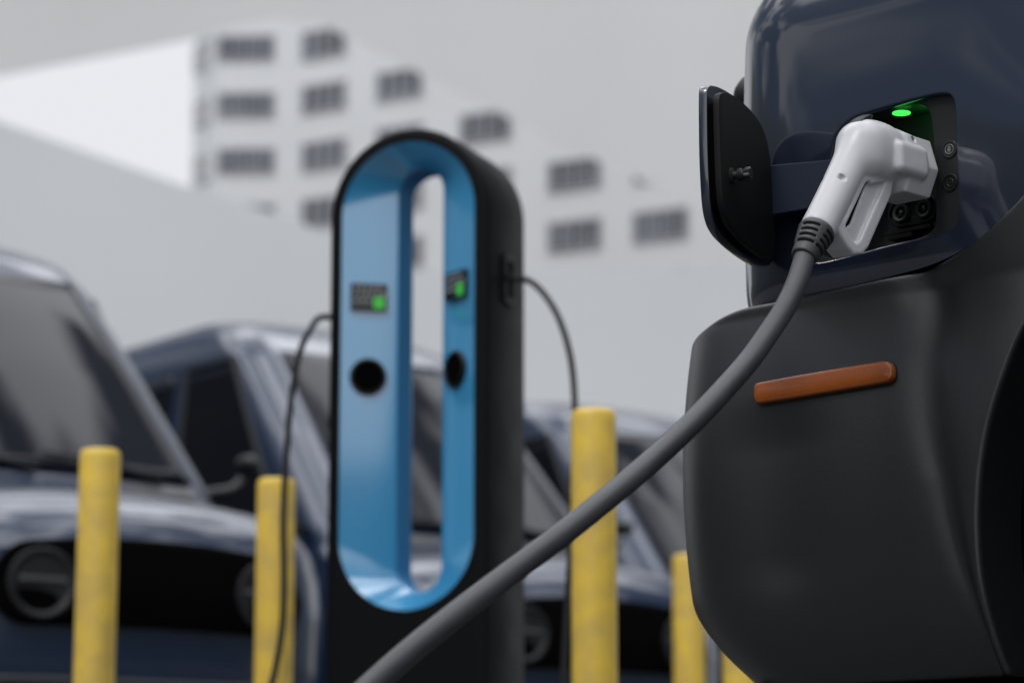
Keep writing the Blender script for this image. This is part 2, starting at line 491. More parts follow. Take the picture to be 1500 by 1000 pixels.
    for dd in (-.024, .024): ho.box(sp + OUT * dd, (.012, .012, .094), X, OUT, Z)
    ho.obj('holster', M['black_plastic'], root, smooth=False)
    MB().box(sp - X * .004, (.006, .036, .094), X, OUT, Z).obj('holster_recess', M['void'], root, smooth=False)
    # cables
    s0 = sp
    def cab(pts, label):
        o = MB().tube(catmull(pts, 8), .0078, 12).obj('charging_lead', M['lead'])
        rebase(o, pts[0]); return tag(o, label, 'cable')
    cab([s0 + Vector((-.004, 0, .005)), at(772, 410, 6.42), at(795, 428, 6.36), at(818, 465, 6.33), at(834, 515, 6.32), at(841, 570, 6.32), at(842, 640, 6.3), at(838, 760, 6.3), at(830, 900, 6.3), at(822, 1060, 6.3), at(815, 1200, 6.3)],
        'thin black cable looping from the right side of the charger behind a bollard')
    sl_ = P(-Rs - .003, hz_ - .07, D * .52)
    ho2 = MB().box(sl_, (.012, .06, .11), X, OUT, Z).obj('holster', M['black_plastic'], root, smooth=False)
    cab([sl_, at(472, 464, 6.45), at(455, 482, 6.4), at(438, 520, 6.4), at(426, 590, 6.4), at(419, 680, 6.4), at(415, 760, 6.4), at(416, 850, 6.4), at(413, 920, 6.4), at(402, 985, 6.4), at(390, 1040, 6.4), at(385, 1200, 6.4)],
        'thin black cable hanging from the left side of the charger before a bollard')
charger()

# ------------------------------------------------------------------ parked vans
def make_van():
    root = empty('parked_van', (0, 0, 0))
    bodym = M['navy_van']
    zr = [.26, .32, .5, .8, 1.0, 1.15, 1.24, 1.30, 1.345, 1.375, 1.41, 1.45, 1.50, 1.72, 1.95, 2.18, 2.36, 2.47, 2.55, 2.60, 2.62]
    vf = [-.10, -.04, .0, .03, .03, .0, -.04, -.10, -.20, -.38, -.60, -.72, -.77, -.97, -1.18, -1.40, -1.58, -1.72, -1.90, -2.15, -2.45]
    hw = [.68, .73, .76, .78, .785, .785, .78, .77, .76, .755, .75, .745, .74, .715, .69, .662, .64, .61, .55, .44, .2]
    vr = [-3.3, -3.38, -3.4, -3.4, -3.4, -3.4, -3.4, -3.4, -3.4, -3.4, -3.4, -3.4, -3.39, -3.37, -3.34, -3.31, -3.27, -3.22, -3.12, -2.95, -2.6]
    rc = [.22, .24, .26, .27, .27, .27, .26, .26, .25, .24, .22, .18, .17, .17, .17, .17, .17, .18, .2, .2, .15]
    # refine by spline-like resampling
    def sm(xs, ys, z):
        return float(np.interp(z, xs, ys))
    zz = sorted(set(list(np.linspace(.26, 2.62, 96)) + zr))
    def G(arr, z):
        return (sm(zr, arr, z - .015) + 2 * sm(zr, arr, z) + sm(zr, arr, z + .015)) / 4
    def front_v(u, z):
        f, h, r = G(vf, z), G(hw, z), G(rc, z); b = .07
        au = abs(u); q = h - r
        base = f - b * min(au / h, 1) ** 2
        if au > q:
            k = min((au - q) / r, 1); base = f - b * (au / h) ** 2 - r * (1 - math.sqrt(max(0, 1 - k * k)))
        return base
    def crown(p):
        w_ = sstep(.75, 1.12, p.z) * (1 - sstep(1.40, 1.52, p.z)) * sstep(-1.2, -.6, p.y)
        return Vector((p.x, p.y, p.z + w_ * (.018 - .075 * (p.x / .78) ** 2)))
    def ring(z):
        f, h, r, rr = G(vf, z), G(hw, z), G(rc, z), G(vr, z); pts = []
        for k in range(17): pts.append(((-(h - r) + 2 * (h - r) * k / 16)))
        P = [Vector((u, front_v(u, z), z)) for u in pts]
        v0 = front_v(h - r, z)
        n = 10
        arcR = []
        for k in range(1, n + 1):
            a = PI / 2 * k / n; u = h - r + r * math.sin(a)
            arcR.append(Vector((u, front_v(u, z) if k < n else f - .07 - r, z)))
        P += arcR
        v1 = P[-1].y; r2 = min(.16, (v1 - rr) / 3)
        for k in range(1, 25): P.append(Vector((h, v1 + (rr + r2 - v1) * k / 24, z)))
        for k in range(1, 8):
            a = PI / 2 * k / 7; P.append(Vector((h - r2 + r2 * math.cos(a), rr + r2 - r2 * math.sin(a), z)))
        right = P[16:]
        left = [Vector((-p.x, p.y, p.z)) for p in reversed(right)]
        return [crown(p) for p in P[1:16] + right + left]
    R = [ring(z) for z in zz]
    MB().rings(R).obj('body', bodym, root, sharp=50)
    # glass patches
    def patch(name, fn, a0, a1, z0, z1, mat, na=24, nz=16, parent=root, thick=.012, corner=.0):
        Pp = []
        for i in range(na + 1):
            row = []
            for j in range(nz + 1):
                row.append(fn(a0 + (a1 - a0) * i / na, z0 + (z1 - z0) * j / nz))
            Pp.append(row)
        m = MB().grid(Pp); o = m.obj(name, mat, parent, sharp=None)
        sol = o.modifiers.new('solid', 'SOLIDIFY'); sol.thickness = thick; sol.offset = 0
        return o
    def wfn(a, z):
        h = G(hw, z); u = a * (h - .15)
        return Vector((u, front_v(u, z) + .006, z))
    patch('windshield', wfn, -1, 1, 1.50, 2.36, M['glass'])
    def vfr(z): return G(vf, z) - .07 - G(rc, z) - .07
    def sfn(s, front, rear):
        def f(t, z): return Vector((s * (G(hw, z) + .004), front(z) + (rear(z) - front(z)) * t, z))
        return f
    for s in (-1, 1):
        f1 = sfn(s, lambda z: -1.18 - (z - 1.5) * .67, lambda z: -2.06 - (z - 1.5) * .08); f2 = sfn(s, lambda z: -2.24, lambda z: -3.12)
        patch('side_window', f1, 0, 1, 1.50, 2.32, M['glass'])
        patch('quarter_window', f2, 0, 1, 1.50, 2.32, M['glass'])
        fr = MB()
        lp_ = [f1(0, z) for z in np.linspace(1.49, 2.33, 8)] + [f1(t, 2.33) for t in (.3, .6, 1)] + [f1(1, z) for z in np.linspace(2.2, 1.49, 6)] + [f1(.5, 1.49), f1(0, 1.49)]
        fr.tube(lp_, .014, 8)
        fr.obj('window_trim', M['grey_seat'], root)
        mm = MB().tube(catmull([(s * .74, -.98, 1.50), (s * .84, -.95, 1.52), (s * .88, -.95, 1.56)], 4), .018, 8)
        mo = mm.obj('side_mirror', M['trim'], root)
        hsg = MB().lathe((s * .91, -.90, 1.62), (0, -1, 0), [(0, .01), (.01, .022), (.05, .03), (.10, .028), (.11, .02)], 20)
        for v in hsg.v: v.z = 1.62 + (v.z - 1.62) * 1.2
        hsg.obj('mirror_housing', M['trim'], mo)
    # black front panel with lamps
    def ffn(u, z): return crown(Vector((u, front_v(u, z) + .012, z)))
    def blob(name, hx, z0, z1, mat, r_frac=1.0, dz=.0):
        zc = (z0 + z1) / 2; hz_ = (z1 - z0) / 2; n = 14; m = MB(); P = []
        N = 40
        for i in range(N + 1):
            u = -hx + 2 * hx * i / N
            e = max(0, abs(u) - (hx - hz_ * r_frac)) / (hz_ * r_frac)
            hh = hz_ * math.sqrt(max(0, 1 - e * e)) + .001
            P.append([ffn(u, zc + hh * (-1 + 2 * j / n)) + Vector((0, dz, 0)) for j in range(n + 1)])
        o = m.grid(P).obj(name, mat, root, sharp=None)
        sol = o.modifiers.new('solid', 'SOLIDIFY'); sol.thickness = .02; sol.offset = 0
        return o
    blob('front_panel', .56, .90, 1.165, M['void'])
    for s in (-1, 1):
        c = ffn(s * .40, 1.03) + Vector((0, .008, 0))
        ax = Vector((s * .12, 1, 0)).normalized()
        hl = MB().lathe(c, ax, [(0, .112), (.012, .112), (.016, .104), (.010, .092), (.006, .088)], 36).obj('headlight', M['grey_seat'], root)
        MB().lathe(c, ax, [(0, .088), (.006, .088), (.002, .05), (.0025, .0)], 30, False).obj('lens', M['glass'], hl)
        MB().box(c + ax * .012 + Vector((0, 0, .012)), (.165, .01, .014)).obj('light_bar', M['chrome'], hl)
    blob('lower_grille', .58, .50, .74, M['trim'], .5)
    blob('splitter', .62, .30, .40, M['trim'], .5)
    pl = ffn(0, .62) + Vector((0, .02, 0)); MB().box(pl, (.46, .012, .13)).obj('plate_blank', M['grey_seat'], root, smooth=False)
    wp = MB()
    for u0 in (-.5, .05):
        a = wfn(u0 / .64, 1.505) + Vector((0, .02, .0)); b = wfn((u0 + .5) / .64, 1.56) + Vector((0, .02, .01))
        wp.tube([a, a.lerp(b, .5) + Vector((0, .01, .01)), b], .008, 6)
    wp.obj('wiper', M['trim'], root)
    cowl = MB()
    cowl.grid([[Vector((u, front_v(u, z) + .006, z)) for z in (1.44, 1.455, 1.47, 1.485)] for u in np.linspace(-.6, .6, 20)])
    cowl.obj('cowl', M['trim'], root)
    for s in (-1, 1):
        for v in (-.62, -2.75):
            wc = Vector((s * .70, v, .31))
            wh = MB().lathe(wc - Vector((s * .09, 0, 0)), (s, 0, 0), [(0, .2), (0, .29), (.02, .31), (.16, .31), (.18, .29), (.18, .2)], 40).obj('wheel', M['tyre'], root)
            MB().lathe(wc + Vector((s * .06, 0, 0)), (s, 0, 0), [(0, .21), (.03, .205), (.02, .15), (.04, .05), (.04, .0)], 30, False).obj('rim', M['chrome'], wh)
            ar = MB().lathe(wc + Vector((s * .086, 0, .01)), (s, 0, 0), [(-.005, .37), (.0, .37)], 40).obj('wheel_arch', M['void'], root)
    hd = MB().box((0, 0, 0), (.001, .001, .001))
    for s in (-1,):
        pass
    dh = MB()
    for s in (-1, 1):
        MB().tube([(s * .775, -2.1, 1.33), (s * .80, -2.13, 1.335), (s * .80, -2.27, 1.335), (s * .775, -2.3, 1.33)], .012, 8).obj('door_handle', M['trim'], root)
    return root

def children(o): return [c for c in bpy.data.objects if c.parent == o]
def copy_tree(o, parent=None):
    c = o.copy(); C.objects.link(c)
    if parent: c.parent = parent
    for ch in children(o): copy_tree(ch, c)
    return c
VA = math.radians(36)
van = make_van()
spots = [(-1.154, 8.736, 36), (.345, 10.75, 37), (1.75, 13.0, 37)]
labels = ['blue van at the left edge with its round lamp beside the leftmost bollard',
          'blue van behind the charging station, its dark side window left of the charger',
          'farthest blue van, mostly roof and windows between widest bollard and dark bumper']
vans = [van] + [copy_tree(van) for _ in range(2)]
for o, (x, y, va), l in zip(vans, spots, labels):
    o.location = (x, y, 0)
    # local +u -> (cos a, sin a) ; local +v(front) -> (sin a, -cos a): mirror handled by rotation of pi
    o.rotation_euler = (0, 0, PI + math.radians(va))
    tag(o, l, 'van', 'vans parked in a row behind the bollards')

# ------------------------------------------------------------------ foreground vehicle
AX = math.radians(46)
F = Vector((-math.sin(AX), math.cos(AX), 0)); N = Vector((-math.cos(AX), -math.sin(AX), 0)); Z = Vector((0, 0, 1))
O = at(1312, 260, 3.60)
def V(p, n, z): return O + F * p + N * n + Z * z
def local(P):
    d = P - O; return d.dot(F), d.dot(N), d.z
def uv_on(px, py, n=0.0):
    p, _, z = local(hit(px, py, O + N * n, N)); return p, z
car = empty('charging_van', (O + F * -.8 - N * .8).xy.to_3d())
tag(car, 'large dark blue vehicle in the foreground with open charge flap and dark bumper', 'van')

def corner_table(r, w):
    L = r * PI / 2; S_ = np.linspace(-w - .001, L + w + .001, 1500); ds = S_[1] - S_[0]
    sm_ = lambda a, b, x: (lambda t: t * t * (3 - 2 * t))(np.clip((x - a) / (b - a), 0, 1))
    kap = sm_(-w, w, S_) * (1 - sm_(L - w, L + w, S_)) / r
    phi = np.cumsum(kap) * ds; p = np.cumsum(np.cos(phi)) * ds + S_[0]; n = -np.cumsum(np.sin(phi)) * ds
    return S_, p, n
def corner(tb, s):
    S_, p, n = tb
    if s <= S_[0]: return s, 0.0
    if s >= S_[-1]: return float(p[-1]), float(n[-1]) - (s - S_[-1])
    return float(np.interp(s, S_, p)), float(np.interp(s, S_, n))
PC = .212; RU = .115
TU = corner_table(RU, .06)
seam_px = [(1105, 451), (1120, 449), (1230, 426), (1340, 401), (1400, 383), (1450, 354), (1500, 312), (1540, 268), (1580, 215)]
seam = sorted(uv_on(x, y, -.02) for x, y in seam_px)
SP = [a for a, b in seam]; SZ = [b for a, b in seam]
zfront = SZ[-1]
def n_in(z):
    v = .12 * z * z
    if z < -.105: v += 5.5 * (-.105 - z) ** 2
    if z > .235: R = .34; q = min(z - .235, .32); v += R - math.sqrt(R * R - q * q)
    return v
def p_in(z):
    v = 0
    if z > .258: R = .13; q = min(z - .258, .128); v += R - math.sqrt(R * R - q * q)
    return v
def seam_at(p): return sum(interp(p + d, SP, SZ) for d in np.linspace(-.045, .045, 9)) / 9
def zseam(s): return seam_at(PC + min(s, RU))
def zbulge(s, z):
    # gentle swell above the wheel arch towards the rear
    return .03 * sstep(-.28, -.75, s) * (1 - sstep(.0, .25, z))
def SU(s, z):
    p0 = PC - p_in(z); n0 = -n_in(z)
    dp, dn = corner(TU, s)
    p, n = p0 + dp, n0 + dn + zbulge(s, z)
    if s < .1: n -= .30 * max(0, abs(s + .21) - .13) ** 2 * (1 - sstep(0, .1, s))
    return V(p, n, z)
# port outline in (s,z)
po_px = [(1216, 228), (1219, 205), (1226, 190), (1236, 179), (1254, 167), (1300, 154), (1345, 141), (1380, 133.5), (1394, 135), (1401, 145), (1403, 165), (1405, 215),
         (1409, 270), (1409, 318), (1404, 334), (1392, 343), (1340, 357), (1270, 374), (1215, 386), (1190, 390), (1180, 380), (1184, 350), (1200, 290)]
po = []
for x, y in po_px:
    p, z = uv_on(x, y, -.003); po.append(Vector((p - PC, z, 0)))
po = resample(smooth_closed(po, 2), 240)
cs = sum((p.x for p in po)) / len(po); cz = sum((p.y for p in po)) / len(po)
# orientation ccw & start
def ang(p): return math.atan2(p.y - cz, p.x - cs)
S0, S1, ZT = -.62, RU * PI / 2 + .06, .385
def outer_pt(a):
    dx, dz = math.cos(a), math.sin(a)
    lo, hi = 0.0, 3.0
    def inside(t):
        s, z = cs + dx * t, cz + dz * t
        return S0 < s < S1 and z < ZT and z > zseam(s)
    # march (region can be slightly non convex at the seam)
    t = 0
    while inside(t + .004): t += .004
    lo, hi = t, t + .004
    for _ in range(12):
        m_ = (lo + hi) / 2
        if inside(m_): lo = m_
        else: hi = m_
    return Vector((cs + dx * lo, cz + dz * lo, 0))
rays_ = []
corner_angs = [math.atan2(zz_ - cz, ss_ - cs) for ss_, zz_ in ((S0, ZT), (S1, ZT), (S1, zseam(S1)), (S0, zseam(S0)))]
cand = sorted(set([round(ang(p), 5) for p in po] + [round(a, 5) for a in corner_angs] + [round(-PI + 2 * PI * k / 260 + .0001, 5) for k in range(260)]))
pa = sorted((ang(p), p) for p in po)
pa_a = np.array([a for a, _ in pa]); pa_r = np.array([math.hypot(p.x - cs, p.y - cz) for _, p in pa])
pa_a = np.concatenate([pa_a[-1:] - 2 * PI, pa_a, pa_a[:1] + 2 * PI]); pa_r = np.concatenate([pa_r[-1:], pa_r, pa_r[:1]])
grid = []
NR = 60
for a in cand:
    r = float(np.interp(a, pa_a, pa_r)); inn = Vector((cs + r * math.cos(a), cz + r * math.sin(a), 0)); out = outer_pt(a)
    col = []
    nn = Vector((math.cos(a), math.sin(a), 0))
    # lip: rolls into the opening
    for dd, inset in ((.016, -.0045), (.008, -.0044), (.0035, -.0038), (.001, -.002)):
        q = inn + nn * inset * (1 + .8 * max(0, -math.sin(a)) ** 2); col.append(SU(q.x, q.y) - N * dd)
    for k in range(NR + 1):
        t = (k / NR) ** 1.15; q = inn.lerp(out, t); col.append(SU(q.x, q.y))
    grid.append(col)
def SNrm(s, z):
    e = .0015; a_ = SU(s + e, z) - SU(s - e, z); b_ = SU(s, z + e) - SU(s, z - e)
    n_ = b_.cross(a_).normalized()
    return n_ if n_.dot(SU(s, z) - V(-.1, -.6, -.1)) > 0 else -n_
ubn = []
for a, col in zip(cand, grid):
    nn = Vector((math.cos(a), math.sin(a), 0)); r = float(np.interp(a, pa_a, pa_r)); out = outer_pt(a)
    inn = Vector((cs + r * math.cos(a), cz + r * math.sin(a), 0))
    sn = SNrm(inn.x, inn.y); inwd = -(F * nn.x + Z * nn.y)
    for k_ in (0, .15, .55, .85): ubn.append((inwd * (1 - k_) + sn * k_).normalized())
    for k in range(NR + 1):
        q = inn.lerp(out, (k / NR) ** 1.15); ubn.append(SNrm(q.x, q.y))
ub = MB(); ub.grid(grid, close_u=True)
# front face of the body and its top
fr = []
for i in range(40):
    s = S1 + (i / 39) * 1.5
    fr.append([SU(s, zfront + (ZT - zfront) * j / 30) for j in range(31)])
    ubn += [SNrm(s, zfront + (ZT - zfront) * j / 30) for j in range(31)]
ub.grid(fr)
# rear part of the side
rr = []
for i in range(30):
    s = S0 - (i / 29) * 1.6
    zb = max(zseam(s), .10) if s < S0 - .02 else zseam(S0)
    rr.append([SU(s, zb + (ZT - zb) * j / 20) for j in range(21)])
    ubn += [SNrm(s, zb + (ZT - zb) * j / 20) for j in range(21)]
ub.grid(rr)
body = mesh_obj('body_panel', ub.v, ub.f, M['navy'], car)
if len(body.data.vertices) == len(ubn):
    tot = 0.0
    for pl_ in list(body.data.polygons)[::97]: tot += pl_.normal.dot(ubn[pl_.vertices[0]])
    if tot < 0: body.data.flip_normals()
    body.data.normals_split_custom_set_from_vertices([tuple(v) for v in ubn])
else: print('NORMAL COUNT', len(body.data.vertices), len(ubn))

# bumper -------------------------------------------------
RB = .15; TB = corner_table(RB, .07)
sil = [(1022, 481), (1013, 492), (1006, 545), (1001, 600), (998, 660), (998, 720), (1003, 800), (1009, 860), (1014, 892), (1026, 915), (1058, 957), (1104, 1000), (1120, 1014)]
def nprof(z):
    n0 = .004; zm = (z + .42) / .26
    n0 += .026 * (1 - min(1, zm * zm))
    zs_ = uv_on(1300, 991, .0)[1] + .13
    if z < zs_: n0 -= .9 * (zs_ - z) ** 2 * 1.6
    return n0
def solve_pc(x, y):
    best = None; nn_ = nprof(at(x, y, 3.9).z - O.z)
    for pc in np.linspace(.10, .60, 1001):
        a = math.radians(49)
        B_ = V(float(pc) + RB * math.sin(a), -RB * (1 - math.cos(a)) + nn_, 0)
        Q = at(x, y, B_.y); e = abs(Q.x - B_.x)
        if best is None or e < best[0]: best = (e, float(pc), Q.z - O.z)
    return best[2], best[1]
tab = sorted(solve_pc(x, y) for x, y in sil)
BZ = [a for a, b in tab]; BP = [b for a, b in tab]
zbot = BZ[0]
def fit_s(z):  # smoothed interpolation
    return sum(interp(z + d, BZ, BP) for d in (-.012, -.006, 0, .006, .012)) / 5
arch_px = [(1540, 430), (1505, 480), (1486, 540), (1468, 600), (1456, 660), (1449, 730), (1447, 800), (1450, 870), (1458, 950), (1464, 1000), (1470, 1030)]
arch = sorted((uv_on(x, y, .01)[1], uv_on(x, y, .01)[0]) for x, y in arch_px)
AZ = [a for a, b in arch]; AP = [b for a, b in arch]
zsill = uv_on(1300, 991, .0)[1]
def arch_at(z): return sum(interp(z + d, AZ, AP) for d in np.linspace(-.035, .035, 9)) / 9
def SB(s, z, top=0.0):
    """s measured from start of the corner arc, z relative"""
    pc = fit_s(z)
    n0 = .004
    # soft vertical profile: belly out in the middle, tuck at the bottom
    zm = (z + .42) / .26
    n0 += .026 * (1 - min(1, zm * zm))
    if z < zsill + .13: n0 -= .9 * (zsill + .13 - z) ** 2 * 1.6
    dp, dn = corner(TB, s); p = pc + dp
    k_ = 1 - sstep(0, .12, s)
    if s < .12:
        d = p - arch_at(z)
        dv = interp(z, [-.62, -.57, -.42, -.15, -.05], [.012, .02, .065, .20, .25]); wd_ = .018 + .10 * dv
        n0 += .020 * (1 - sstep(.0, dv + .01, d)) - .040 * wd_ / .03 * .2 * math.exp(-((d - dv) / wd_) ** 2)
        n0 -= .012 * math.exp(-((p - .19) / .07) ** 2) * sstep(-.27, -.36, z) * (1 - sstep(-.50, -.60, z)) * k_
        n0 -= .036 * min(s, 0) ** 2
    return V(p, n0 + dn, z)
bm_ = MB(); G_ = []
srows = 220; zrows = 120
SE = RB * PI / 2 + 1.25
for i in range(srows + 1):
    t = i / srows; col = []
    for j in range(zrows + 1):
        w_ = j / zrows
        # right side boundary is the arch edge; param s from arch to front
        z_guess = zsill + (-.17 - zsill) * w_
        # top edge follows the seam
        def stop(z):
            return arch_at(z) - fit_s(z)
        z = z_guess
        for _ in range(3):
            s_a = stop(z)
            s = s_a + (t / .75) * (0 - s_a) if t < .75 else (t - .75) / .25
            if t >= .75:
                k = (t - .75) / .25
                s = k * 2 * (RB * PI / 2) if k < .5 else RB * PI / 2 + (k - .5) * 2 * 1.25
            zt = seam_at(PC + min(s + fit_s(z) - PC, RU)) - .004 - .030 * sstep(-.03, RB * 1.0, s)
            bot = zsill if s < .05 else zsill
            z = bot + (zt - bot) * w_
        P_ = SB(s, z)
        col.append(P_)
    # rolled top edge going inwards
    Pt = col[-1]; inward = (Pt - V(.1, -.35, local(Pt)[2])); inward = inward.normalized()
    if t < .75: inward = N.copy()
    elif s < RB * PI / 2: inward = (N * math.cos(s / RB) + F * math.sin(s / RB))
    else: inward = F.copy()
    col[-1] = Pt - Z * .0005 - inward * .0008
    col[-2] = col[-2]
    for dz, di in ((.0012, .003), (.002, .007), (.004, .03), (.008, .14)):
        col.append(Pt - inward * di + Z * dz)
    # bottom return
    Pb = col[0]
    for dz, di in ((-.003, .002), (-.006, .008), (-.006, .12)):
        col.insert(0, Pb - inward * di + Z * dz)
    # arch lip
    G_.append(col)
# arch lip: first columns turned inwards
lip = []
for dd, df in ((.10, -.004), (.012, -.004), (.004, -.0035), (.001, -.0015)):
    lip.append([p - N * dd + F * df for p in G_[0]])
G_ = lip + G_
bm_.grid(G_)
bumper = bm_.obj('bumper', M['cladding'], car, sharp=60)
# wheel well and underside
ww = MB()
cw = V(-.62, -.02, uv_on(1450, 800)[1] + .02)
ww.box(V(-.75, -.30, zsill + .42), (1.75, .50, .95), F, N, Z)
ww2 = []
for k in range(41):
    pass
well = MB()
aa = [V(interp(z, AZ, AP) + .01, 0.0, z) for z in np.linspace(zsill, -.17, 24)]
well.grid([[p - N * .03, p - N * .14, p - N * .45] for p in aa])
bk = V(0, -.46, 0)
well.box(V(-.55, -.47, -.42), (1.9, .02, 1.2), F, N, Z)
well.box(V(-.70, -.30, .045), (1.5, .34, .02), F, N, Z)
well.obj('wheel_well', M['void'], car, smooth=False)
wh = MB().lathe(V(-.66, -.10, -O.z + .33), -N, [(0, .2), (0, .29), (.02, .33), (.18, .33), (.20, .29), (.20, .2)], 56).obj('wheel', M['tyre'], car)
MB().lathe(V(-.66, -.11, -O.z + .33), -N, [(.03, .22), (.0, .2), (.02, .12), (.01, .05), (.01, 0)], 40, False).obj('rim', M['chrome'], wh)
und = MB().box(V(-.02, -.55, zsill - .02), (.66, 1.0, .03), F, N, Z)
und.box(V(.05, -.14, zsill - .05), (.52, .20, .06), F, N, Z)
und.obj('underbody', M['void'], car, smooth=False)
# inner body core so that nothing is hollow behind the gaps
core = MB().box(V(-.12, -.60, -.10), (.50, .86, .30), F, N, Z).obj('inner_structure', M['void'], car, smooth=False)
# hood and windshield above the frame
hood = MB(); hg = []
for i in range(20):
    s = S0 + (S1 + 1.5 - S0) * 0
R1 = [SU(s, ZT) for s in np.linspace(-2.0, RU * PI / 2 + 1.35, 60)]
cen = V(-.9, -.85, 0)
def shrink(P_, k, dz): return Vector((P_.x + (cen.x - P_.x) * k, P_.y + (cen.y - P_.y) * k, P_.z + dz))
hood.grid([R1, [shrink(p, .03, .012) for p in R1], [shrink(p, .12, .035) for p in R1], [shrink(p, .4, .06) for p in R1]])
hood.obj('hood', M['navy'], car)
gl = MB(); gl.grid([[shrink(p, .38, .055) for p in R1], [shrink(p, .5, .45) for p in R1], [shrink(p, .58, .75) for p in R1]]); gl.obj('windshield', M['glass'], car)
rf = MB(); rf.grid([[shrink(p, .575, .745) for p in R1], [shrink(p, .62, .80) for p in R1], [shrink(p, .99, .86) for p in R1]]); rf.obj('roof', M['navy'], car)
# round black lamp bulge peeking past the front corner
lp = at(1112, 150, V(PC + RU, -RU, 0).y + .10)
MB().lathe(lp + F * -.02, F, [(0, .042), (.03, .044), (.04, .038), (.045, .02), (.046, .001)], 32).obj('front_lamp', M['black_plastic'], car)

# side marker lamp -----------------------------------------
def surf_plane(px, py):
    """point on the bumper side nearest to the pixel ray"""
    n = .012
    for _ in range(3):
        p, z = uv_on(px, py, n)
        n = local(SB(p - fit_s(z), z))[1]
    return V(p, n, z)
mk = [(1110, 564), (1118, 560), (1294, 529.5), (1306, 530), (1312, 536), (1313, 553), (1306, 560), (1298, 562.5), (1120, 592), (1113, 591), (1110, 584)]
mk3 = [surf_plane(x, y) for x, y in mk]
seat = resample(smooth_closed(mk3, 1), 120)
cenm = sum(seat, Vector()) / len(seat)
def ring_scaled(loop, e):   # offset outward by e metres (approx.)
    o = []
    for i, p in enumerate(loop):
        t = (loop[(i + 1) % len(loop)] - loop[i - 1]).normalized(); q = t.cross(N).normalized()
        if q.dot(p - cenm) < 0: q = -q
        o.append(p + q * e)
    return o
MB().rings([[p - N * .006 - Z * .0016 for p in ring_scaled(seat, .0026)], [p + N * .0012 - Z * .0016 for p in ring_scaled(seat, .0026)]]).obj('marker_seat_shadow', M['amber_dark'], car, smooth=False)  # dark seat, set lower so its edge draws a shadow line beneath
mkr = []
for e, h in ((.0, -.004), (.0, .0045), (-.0004, .0080), (-.0014, .0098), (-.0024, .0104), (-.0085, .0112)):
    ringp = [p + N * h for p in ring_scaled(seat, e)]
    mkr.append(ringp)
MB().rings(mkr).obj('side_marker_light', M['amber'], car, sharp=50)

# charge port ----------------------------------------------
port = empty('charge_port', V(0, 0, 0)); port.parent = car; port.matrix_parent_inverse = wm(car).inverted()
def pl(px, py, n): 
    return hit(px, py, O + N * n, N)
# flange plate with pocket hole
hole_px = [(1222, 232), (1226, 208), (1234, 190), (1252, 176), (1300, 163), (1338, 153), (1352, 154), (1361, 163), (1365, 180), (1369, 250), (1371, 320), (1366, 338), (1350, 347), (1300, 360), (1240, 374), (1212, 378), (1200, 372), (1204, 340), (1212, 280)]
fl_n = -.013
hole = resample(smooth_closed([pl(x, y, fl_n) for x, y in hole_px], 2), 160)
outl = [V(PC + p.x * 1.03 + .0, fl_n, cz + (p.y - cz) * 1.06) for p in po]
ctr = V(PC + cs, fl_n, cz)
def by_angle(loop, n=200):
    arr = sorted((math.atan2((p - ctr).dot(Z), (p - ctr).dot(F)), (p - ctr).length) for p in loop)
    A_ = np.array([a for a, _ in arr]); R_ = np.array([r for _, r in arr])
    A_ = np.concatenate([A_[-1:] - 2 * PI, A_, A_[:1] + 2 * PI]); R_ = np.concatenate([R_[-1:], R_, R_[:1]])
    return [(float(np.interp(a, A_, R_)), a) for a in np.linspace(-PI, PI, n, endpoint=False)]
def ringpts(ra, e=0.0, dn=0.0): return [ctr + (F * math.cos(a) + Z * math.sin(a)) * (r + e) + N * dn for r, a in ra]
ho_, ou_ = by_angle(hole), by_angle(outl)
fl = MB().rings([ringpts(ou_, .006, 0), ringpts(ho_, .004, 0), ringpts(ho_, .001, -.001), ringpts(ho_, 0, -.004), ringpts(ho_, -.001, -.050), ringpts(ho_, -.02, -.052)], False, True)
fl.obj('port_housing', M['grey_flange'], port, sharp=40)
# stepped groove line near the top
gr = MB().tube(ringpts(ou_, -.004, .001) + ringpts(ou_, -.004, .001)[:1], .0016, 6, False); gr.obj('seal', M['black_plastic'], port)
# lamp
L = pl(1323, 167, -.022)
Lax = Vector(-Z + N * .015).normalized()
led = MB().lathe(L + N * .004, Lax, [(-.001, .0125), (.0004, .0125), (.0008, .011), (.0009, .0001)], 30).obj('status_lamp', M['green_led'], port)
pld = bpy.data.lights.new('lamp_glow', 'POINT'); pld.energy = .03; pld.color = (.05, 1, .1); pld.shadow_soft_size = .006
plo = bpy.data.objects.new('lamp_glow', pld); C.objects.link(plo); plo.location = pl(1352, 176, -.030)
# fast charge socket with two round pins
def slot_ring(c, ax1, hw_, r, n=24):
    o = []
    for k in range(n + 1):
        a = -PI / 2 + PI * k / n; o.append(c + ax1 * (hw_ + r * math.cos(a)) + Z * (r * math.sin(a)))
    for k in range(n + 1):
        a = PI / 2 + PI * k / n; o.append(c + ax1 * (-hw_ + r * math.cos(a)) + Z * (r * math.sin(a)))
    return o
sc = pl(1342, 310, -.040)
ax1 = (F + Z * .0).normalized()
skt = MB()
c0 = sc
skt.rings([slot_ring(c0 - N * .003, ax1, .021, .0195), slot_ring(c0 + N * .009, ax1, .021, .0195), slot_ring(c0 + N * .010, ax1, .021, .0185), slot_ring(c0 + N * .010, ax1, .021, .0165),
           slot_ring(c0 + N * .002, ax1, .021, .016)], True, True)
sk = skt.obj('socket', M['black_plastic'], port)
for s in (-1, 1):
    c_ = c0 + ax1 * (.019 * s)
    MB().lathe(c_ + N * .002, N, [(0, .0125), (.009, .0125), (.010, .0118), (.009, .0085), (.003, .008), (.003, .003), (.008, .003), (.009, .001)], 28).obj('pin_barrel', M['grey_flange'], sk)
